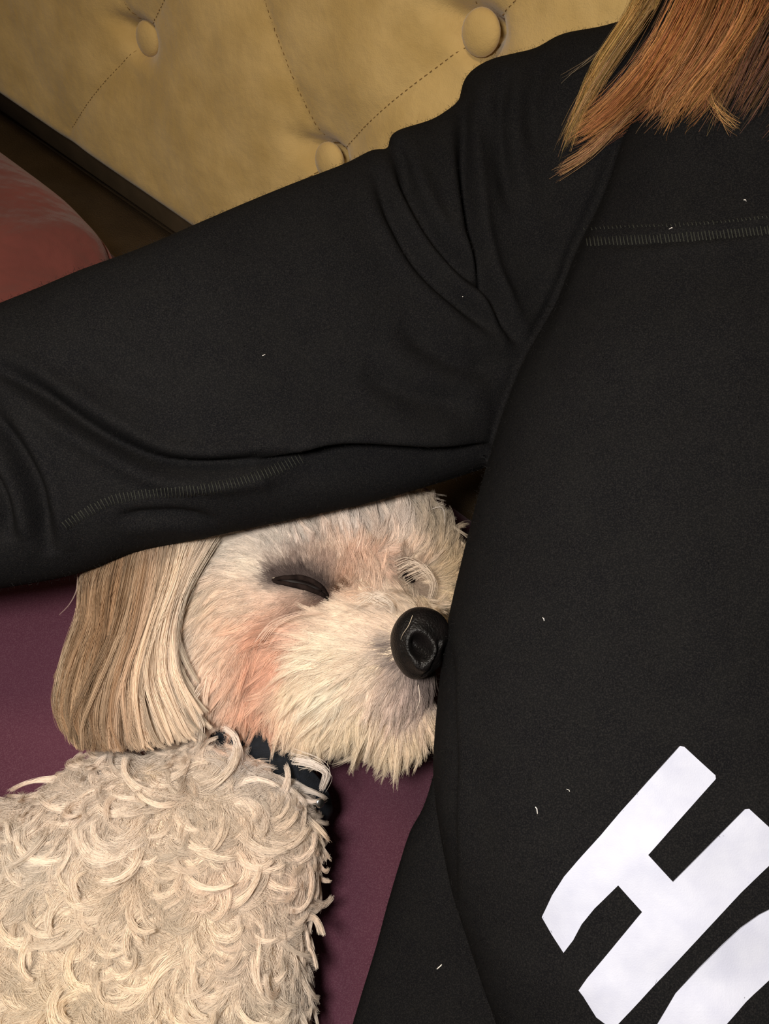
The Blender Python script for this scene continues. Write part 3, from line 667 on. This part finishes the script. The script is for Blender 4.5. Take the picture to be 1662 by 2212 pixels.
def head_fur(K, nchild, Lk, width, lift, bright=1.0, colvar=.06, eye_only=False):
    r, n = sample(dv, df, K, lambda c, nn: fwgt(c, nn) * head_mask(c) * ((seg_dist(px_of(c), [(598, 1250), (650, 1250), (722, 1290)])[0] < 48) if eye_only else 1)); n = n * FLIP; p = px_of(r)
    g = fieldval(p, HF); dx, dy, L, cu = g[:, 0], g[:, 1], g[:, 2], g[:, 3]; col = g[:, 4:7] * bright
    d, s, t = seg_dist(p, [(600, 1345), (555, 1400), (545, 1470), (560, 1550)]); e = .55 * np.exp(-(d / 42) ** 2)[:, None]; col = col * (1 - e) + np.array((206, 154, 124)) * e
    # markings: eye rim, tear stain, cheek stain, nose surround; also painted crease shade
    d, s, t = seg_dist(p, [(598, 1250), (650, 1250), (690, 1268), (722, 1290)]); e = np.exp(-(d / 24) ** 3)[:, None]; col = col * (1 - e) + np.array((50, 40, 38)) * e
    d, s, t = seg_dist(p, [(728, 1298), (680, 1308), (630, 1318)]); e = .7 * np.exp(-(d / 17) ** 2)[:, None]; col = col * (1 - e) + np.array((120, 88, 74)) * e  # crease shade from the inner eye corner, put into the fur colour
    d, s, t = seg_dist(p, [(735, 1255), (760, 1225), (800, 1205)]); e = .45 * np.exp(-(d / 20) ** 2)[:, None]; col = col * (1 - e) + np.array((176, 132, 108)) * e
    d = np.hypot(p[:, 0] - 733, p[:, 1] - 1277); e = .8 * np.exp(-(d / 13) ** 2)[:, None]; col = col * (1 - e) + np.array((82, 52, 32)) * e
    d, s, t = seg_dist(p, [(850, 1225), (885, 1250), (900, 1270)]); e = .8 * np.exp(-(d / 16) ** 2)[:, None]; col = col * (1 - e) + np.array((84, 66, 54)) * e
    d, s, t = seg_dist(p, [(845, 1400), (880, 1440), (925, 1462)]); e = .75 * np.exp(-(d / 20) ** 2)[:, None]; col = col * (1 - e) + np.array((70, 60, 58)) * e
    keep = (((p[:, 0] - 648) / 60) ** 2 + ((p[:, 1] - 1263 - (p[:, 0] - 648) * .2) / 9) ** 2 > 1) & (((p[:, 0] - 912) / 58) ** 2 + ((p[:, 1] - 1386) / 64) ** 2 > 1)
    r, n, dx, dy, L, cu, col, p = [q_[keep] for q_ in (r, n, dx, dy, L, cu, col, p)]
    tg = np.stack([dx, -dy, np.zeros_like(dx)], 1); tg /= np.linalg.norm(tg, axis=1, keepdims=True); tg += RNG.normal(0, .16, tg.shape)
    Lm = L * Lk / 3650 * RNG.uniform(.75, 1.2, len(L))
    dshort = np.minimum(seg_dist(p, [(592, 1257), (640, 1262), (705, 1284)])[0], 1e9); Lm *= np.clip(.45 + dshort / 120, 0, 1)
    cu = np.where(np.abs(cu) > .3, cu * RNG.uniform(.5, 1.8, len(cu)), cu + RNG.normal(0, .25, len(cu)))
    o = grow(r, n, tg, Lm, cu, np.full(len(L), lift) + RNG.normal(0, .08, len(L)), np.full(len(L), width), nchild, 7, col, .000085, colvar, .75, .35, .0006)
    allp.append(o[0]); allr.append(o[1]); allc.append(o[2])
head_fur(15000, 8, .7, .0020, .42, .92)  # under-layer darker, top locks paler: clump shading put into the colour
head_fur(2600, 8, .9, .0012, .35, 1, .05, True)
head_fur(3200, 24, 1.0, .0026, .28, 1.0, .06)
head_fur(800, 34, 1.3, .0030, .32, 1.05, .06)
curves_obj('head_fur', allp, allr, allc, M_FUR, dog)

# curls of the body
BF = [(60, 1720, -.6, .6, 232, 214, 194), (200, 1680, -.7, .3, 226, 208, 188), (400, 1640, .3, -.5, 224, 206, 184), (520, 1650, .7, .1, 214, 202, 190), (620, 1700, .8, .5, 206, 196, 186), (600, 1780, .6, .6, 218, 198, 174), (450, 1780, .4, .9, 220, 202, 178), (250, 1800, -.4, .9, 226, 210, 190),
      (80, 1850, -.8, .5, 222, 208, 188), (300, 1900, -.5, .8, 216, 196, 170), (500, 1900, .3, .9, 232, 210, 186), (640, 1880, 1, .1, 226, 204, 182), (660, 2000, 1, .3, 230, 212, 192), (560, 2050, -.1, 1, 230, 212, 190), (400, 2000, -.6, .8, 228, 210, 184), (200, 2000, -.6, .8, 228, 210, 184), (50, 2050, -.7, .7, 228, 210, 184),
      (150, 2150, -.5, .9, 232, 214, 184), (350, 2150, -.6, .8, 234, 216, 188), (550, 2180, -.4, .9, 230, 214, 190), (660, 2150, .9, .4, 222, 208, 190)]
allp, allr, allc = [], [], []
def body_fur(K, nchild, L0, L1, c0, c1, width, lift, bright, rad=.00014, npts=12, taper=.78):
    r, n = sample(dv, df, K, lambda c, nn: fwgt(c, nn) * (~head_mask(c)) * (px_of(c)[:, 1] > 1540)); n = n * FLIP; p = px_of(r); g = fieldval(p, BF)
    tg = np.stack([g[:, 0], -g[:, 1], np.zeros(len(g))], 1); tg /= np.linalg.norm(tg, axis=1, keepdims=True) + 1e-6; f1 = np.sin(p[:, 0] / 37 + 2 * np.sin(p[:, 1] / 61)) + np.sin(p[:, 1] / 43 - p[:, 0] / 83); ca, sa = np.cos(f1 * .8), np.sin(f1 * .8)
    tg = np.stack([tg[:, 0] * ca - tg[:, 1] * sa, tg[:, 0] * sa + tg[:, 1] * ca, tg[:, 2]], 1) + RNG.normal(0, .30, tg.shape)
    cu = RNG.uniform(c0, c1, K) * np.where(np.sin(p[:, 0] / 29 + p[:, 1] / 47) + RNG.normal(0, .7, K) < 0, -1, 1)
    o = grow(r, n, tg, RNG.uniform(L0, L1, K), cu, np.full(K, lift) + RNG.normal(0, .18, K), width * RNG.uniform(.7, 1.3, K), nchild, npts, g[:, 2:5] * bright, rad, .08, taper, .12, .0004)
    allp.append(o[0]); allr.append(o[1]); allc.append(o[2])
body_fur(26000, 5, .008, .016, .3, 1.8, .0030, .55, .90, .00010, 7, .45)
body_fur(4200, 26, .012, .022, .8, 2.4, .0036, .40, .96, .00009, 10, .6)
body_fur(1500, 40, .018, .030, 1.2, 3.0, .0034, .42, 1.02, .00009)
body_fur(330, 55, .024, .036, 1.4, 3.0, .0038, .60, 1.06, .00010)
curves_obj('body_fur', allp, allr, allc, M_FUR, dog)

# ear: a flap with long hair combed downwards; guides run root -> tip
EG = [
 ([(215, 1195), (185, 1250), (178, 1330), (140, 1430), (118, 1520), (150, 1585)], (198, 168, 134)),
 ([(240, 1190), (215, 1270), (200, 1350), (160, 1450), (138, 1540), (158, 1615)], (188, 152, 114)),
 ([(270, 1185), (245, 1280), (225, 1370), (195, 1460), (172, 1550), (178, 1620)], (168, 132, 98)),
 ([(300, 1180), (280, 1280), (260, 1370), (225, 1470), (205, 1560), (215, 1622)], (194, 158, 122)),
 ([(330, 1175), (315, 1270), (290, 1380), (255, 1480), (245, 1560), (255, 1622)], (196, 160, 128)),
 ([(360, 1172), (345, 1260), (310, 1370), (285, 1480), (285, 1560), (295, 1620)], (208, 178, 146)),
 ([(390, 1168), (365, 1260), (325, 1370), (300, 1470), (315, 1550), (335, 1612)], (236, 212, 184)),
 ([(415, 1165), (375, 1260), (345, 1360), (335, 1460), (355, 1540), (375, 1600)], (238, 216, 190)),
 ([(440, 1162), (395, 1250), (362, 1350), (362, 1450), (385, 1530), (400, 1580)], (240, 218, 194)),
 ([(462, 1160), (415, 1240), (380, 1330), (372, 1420), (395, 1500), (428, 1560)], (240, 224, 200)),
]
G = np.array([interp_rows(g, 16) for g, c in EG]); GC = np.array([c for g, c in EG], float); GC[:6] *= .90; GC[2:4] *= .93
ear_root = thing
du = np.linspace(0, 1, 16)
def ear_depth(u, s):   # a rounded flap: near the viewer in its middle, falling away at the outer edge
    return .540 - .030 * np.sin(np.pi * np.clip(u * .75 + .2, 0, 1)) - .012 * np.sin(np.pi * np.clip(s, 0, 1)) - .028 * np.clip(s - .45, 0, 1) / .55
def ear_strands(nlock, nchild, lift, rad, whiten=0, lo=0, hi=9, lenv=(.8, 1.02), wlock=9, bright=1.0, s0=(0, .45), tipx=11):
    u = RNG.uniform(lo, hi, nlock); i = np.clip(u.astype(int), 0, 8); w = (u - i)[:, None, None]; g = G[i] * (1 - w) + G[i + 1] * w; c = GC[i] * (1 - w[:, 0]) + GC[i + 1] * w[:, 0]
    npt = 14; st = RNG.uniform(*s0, nlock); en = RNG.uniform(*lenv, nlock); st[: nlock // 2] = 0
    s = st[:, None] + (en - st)[:, None] * np.linspace(0, 1, npt)[None]
    k = np.clip(s, 0, 1) * 15; k0 = np.clip(k.astype(int), 0, 14); wk = (k - k0)[..., None]; ar = np.arange(nlock)[:, None]
    q_ = g[ar, k0] * (1 - wk) + g[ar, k0 + 1] * wk
    ph = RNG.uniform(0, 6.28, (nlock, 1)); amp = RNG.normal(0, 9.5, (nlock, 1)); tq = np.linspace(0, 1, npt)[None]; amp2 = RNG.normal(0, 4, (nlock, 1))
    q_[..., 0] += amp * np.sin(s * 6 + ph) * tq + amp2 * np.sin(s * 14 + 2 * ph) * tq + np.where(u[:, None] < 2.5, np.abs(RNG.normal(0, tipx, (nlock, 1))), RNG.normal(0, tipx, (nlock, 1))) * tq ** 2.5
    rep = np.repeat(np.arange(nlock), nchild); q2 = q_[rep].copy(); n2 = len(rep)
    q2 += RNG.normal(0, wlock, (n2, 1, 2)) * (1.0 - .72 * tq[..., None]) + RNG.normal(0, 1.2, (n2, 1, 2)) * tq[..., None]
    d = ear_depth(u[rep][:, None] / 9, s[rep]) - lift * np.sin(np.pi * tq) - RNG.uniform(-.002, .006, (nlock, 1))[rep] + RNG.normal(0, .0009, (n2, 1))
    p = P(q2[..., 0], q2[..., 1], d)
    # dark brown patch on the back of the ear
    col = c[rep] * bright; mid = q_[:, npt // 2][rep]; e = .6 * np.exp(-(seg_dist(mid, [(165, 1370), (215, 1390), (235, 1370)])[0] / 22) ** 2)[:, None] + .55 * (RNG.uniform(0, 1, (nlock, 1))[rep] < .22) * (u[rep][:, None] < 5.6); e = np.clip(e, 0, .8); col = col * (1 - e) + np.array((112, 76, 48)) * e
    lk = 1 + RNG.normal(0, .14, (nlock, 1))[rep]; col = col * lk * (1 + RNG.normal(0, .05, (n2, 1)))
    return p, rad * (1 - .5 * np.linspace(0, 1, npt) ** 2)[None] * RNG.uniform(.7, 1.2, (n2, 1)), fur_rgb(col * (.93, .93, .92))
# the flap itself
nn_u, nn_s = 28, 40
U_, S_ = np.meshgrid(np.linspace(0.15, 8.9, nn_u), np.linspace(0, .86, nn_s), indexing='ij')
i = np.clip(U_.astype(int), 0, 8); w = (U_ - i)[..., None]; k = S_ * 15; k0 = np.clip(k.astype(int), 0, 14); wk = (k - k0)[..., None]
q_ = (G[i, k0] * (1 - w) + G[i + 1, k0] * w) * (1 - wk) + (G[i, k0 + 1] * (1 - w) + G[i + 1, k0 + 1] * w) * wk
dd = ear_depth(U_ / 9, S_); fr_ = P(q_[..., 0], q_[..., 1], dd + .003).reshape(-1, 3); bk_ = P(q_[..., 0], q_[..., 1], dd + .008).reshape(-1, 3); n1 = nn_u * nn_s
fc = []
for a in range(nn_u - 1):
    for b in range(nn_s - 1):
        z = a * nn_s + b; fc.append((z, z + 1, z + nn_s + 1, z + nn_s)); fc.append((n1 + z, n1 + z + nn_s, n1 + z + nn_s + 1, n1 + z + 1))
ringe = [b for b in range(nn_s)] + [a * nn_s + nn_s - 1 for a in range(1, nn_u)] + [(nn_u - 1) * nn_s + b for b in range(nn_s - 2, -1, -1)] + [a * nn_s for a in range(nn_u - 2, 0, -1)]
for a in range(len(ringe)):
    b = (a + 1) % len(ringe); fc.append((ringe[a], n1 + ringe[a], n1 + ringe[b], ringe[b]))
M_EAR = material('tan_ear', srgb(150, 112, 76), srgb(180, 142, 102), 60, .95)
ear = mesh_obj('ear', np.concatenate([fr_, bk_]), fc, M_EAR, dog); ear['label'] = 'long haired tan and cream ear'
A = [ear_strands(1500, 16, .001, .00009, bright=.86, wlock=8, lenv=(.66, 1.0)), ear_strands(420, 34, .006, .00009, wlock=7, lenv=(.7, 1.05), tipx=20), ear_strands(90, 30, .011, .00009, wlock=6, lenv=(.7, 1.06), bright=1.06, tipx=26)]
# pale locks falling in front of the ear and a stray wisp
A.append(ear_strands(60, 40, .010, .00009, lo=6.5, hi=9, wlock=6, bright=1.03, s0=(0, .1)))
curves_obj('ear_fur', *[[a[k] for a in A] for k in range(3)], M_FUR, ear)

# loose wisps, whiskers and brow curls
WS = [([(168, 1240), (165, 1275), (150, 1305), (128, 1328)], .53, 2, (230, 190, 170)), ([(395, 1520), (425, 1560), (430, 1590), (425, 1615)], .50, 36, (240, 226, 206)), ([(430, 1490), (405, 1540), (418, 1580), (412, 1610)], .505, 20, (232, 216, 196)),
      ([(893, 1328), (884, 1350), (872, 1368), (866, 1382)], .478, 2, (210, 190, 160)), ([(880, 1240), (915, 1228), (935, 1260), (925, 1302)], .545, 22, (232, 210, 184)), ([(860, 1232), (890, 1218), (925, 1238), (940, 1265)], .548, 22, (234, 214, 190)),
      ([(930, 1100), (955, 1095), (962, 1120), (958, 1155)], .575, 3, (220, 208, 196)), ([(940, 1170), (960, 1180), (980, 1200), (997, 1215)], .575, 3, (200, 180, 150)), ([(560, 1385), (590, 1350), (640, 1330), (690, 1325)], .507, 16, (240, 205, 180)),
      ([(640, 1640), (680, 1650), (705, 1670), (695, 1705)], .50, 50, (236, 226, 216)), ([(655, 1650), (690, 1660), (700, 1690), (680, 1720)], .503, 0, (226, 216, 208)), ([(905, 1480), (908, 1510), (902, 1530), (896, 1545)], .49, 4, (244, 226, 206)),
      ([(800, 1295), (815, 1285), (845, 1300), (850, 1320)], .505, 26, (236, 220, 200)), ([(770, 1300), (790, 1292), (820, 1305), (838, 1312)], .507, 26, (240, 222, 200)), ([(760, 1345), (690, 1375), (720, 1362), (760, 1358)], .493, 0, (90, 70, 60))]
allp, allr, allc = [], [], []
for pts2, d, n, c in WS:
    if not n: continue
    g = interp_rows(pts2, 12); s = np.linspace(0, 1, 12); wv = 1.0 if n < 5 else 8.5
    q_ = g[None] + RNG.normal(0, wv, (n, 1, 2)) * (1 - .6 * s)[None, :, None]; z = d + RNG.normal(0, .0006 if n < 5 else .002, (n, 1)) - .004 * np.sin(np.pi * s)[None]
    allp.append(P(q_[..., 0], q_[..., 1], z)); allr.append(np.tile((.00009 if n < 5 else .00010) * (1 - .6 * s), (n, 1))); allc.append(fur_rgb(np.array(c) * RNG.uniform(.9, 1.05, (n, 1))))
curves_obj('whiskers', allp, allr, allc, M_FUR, dog)
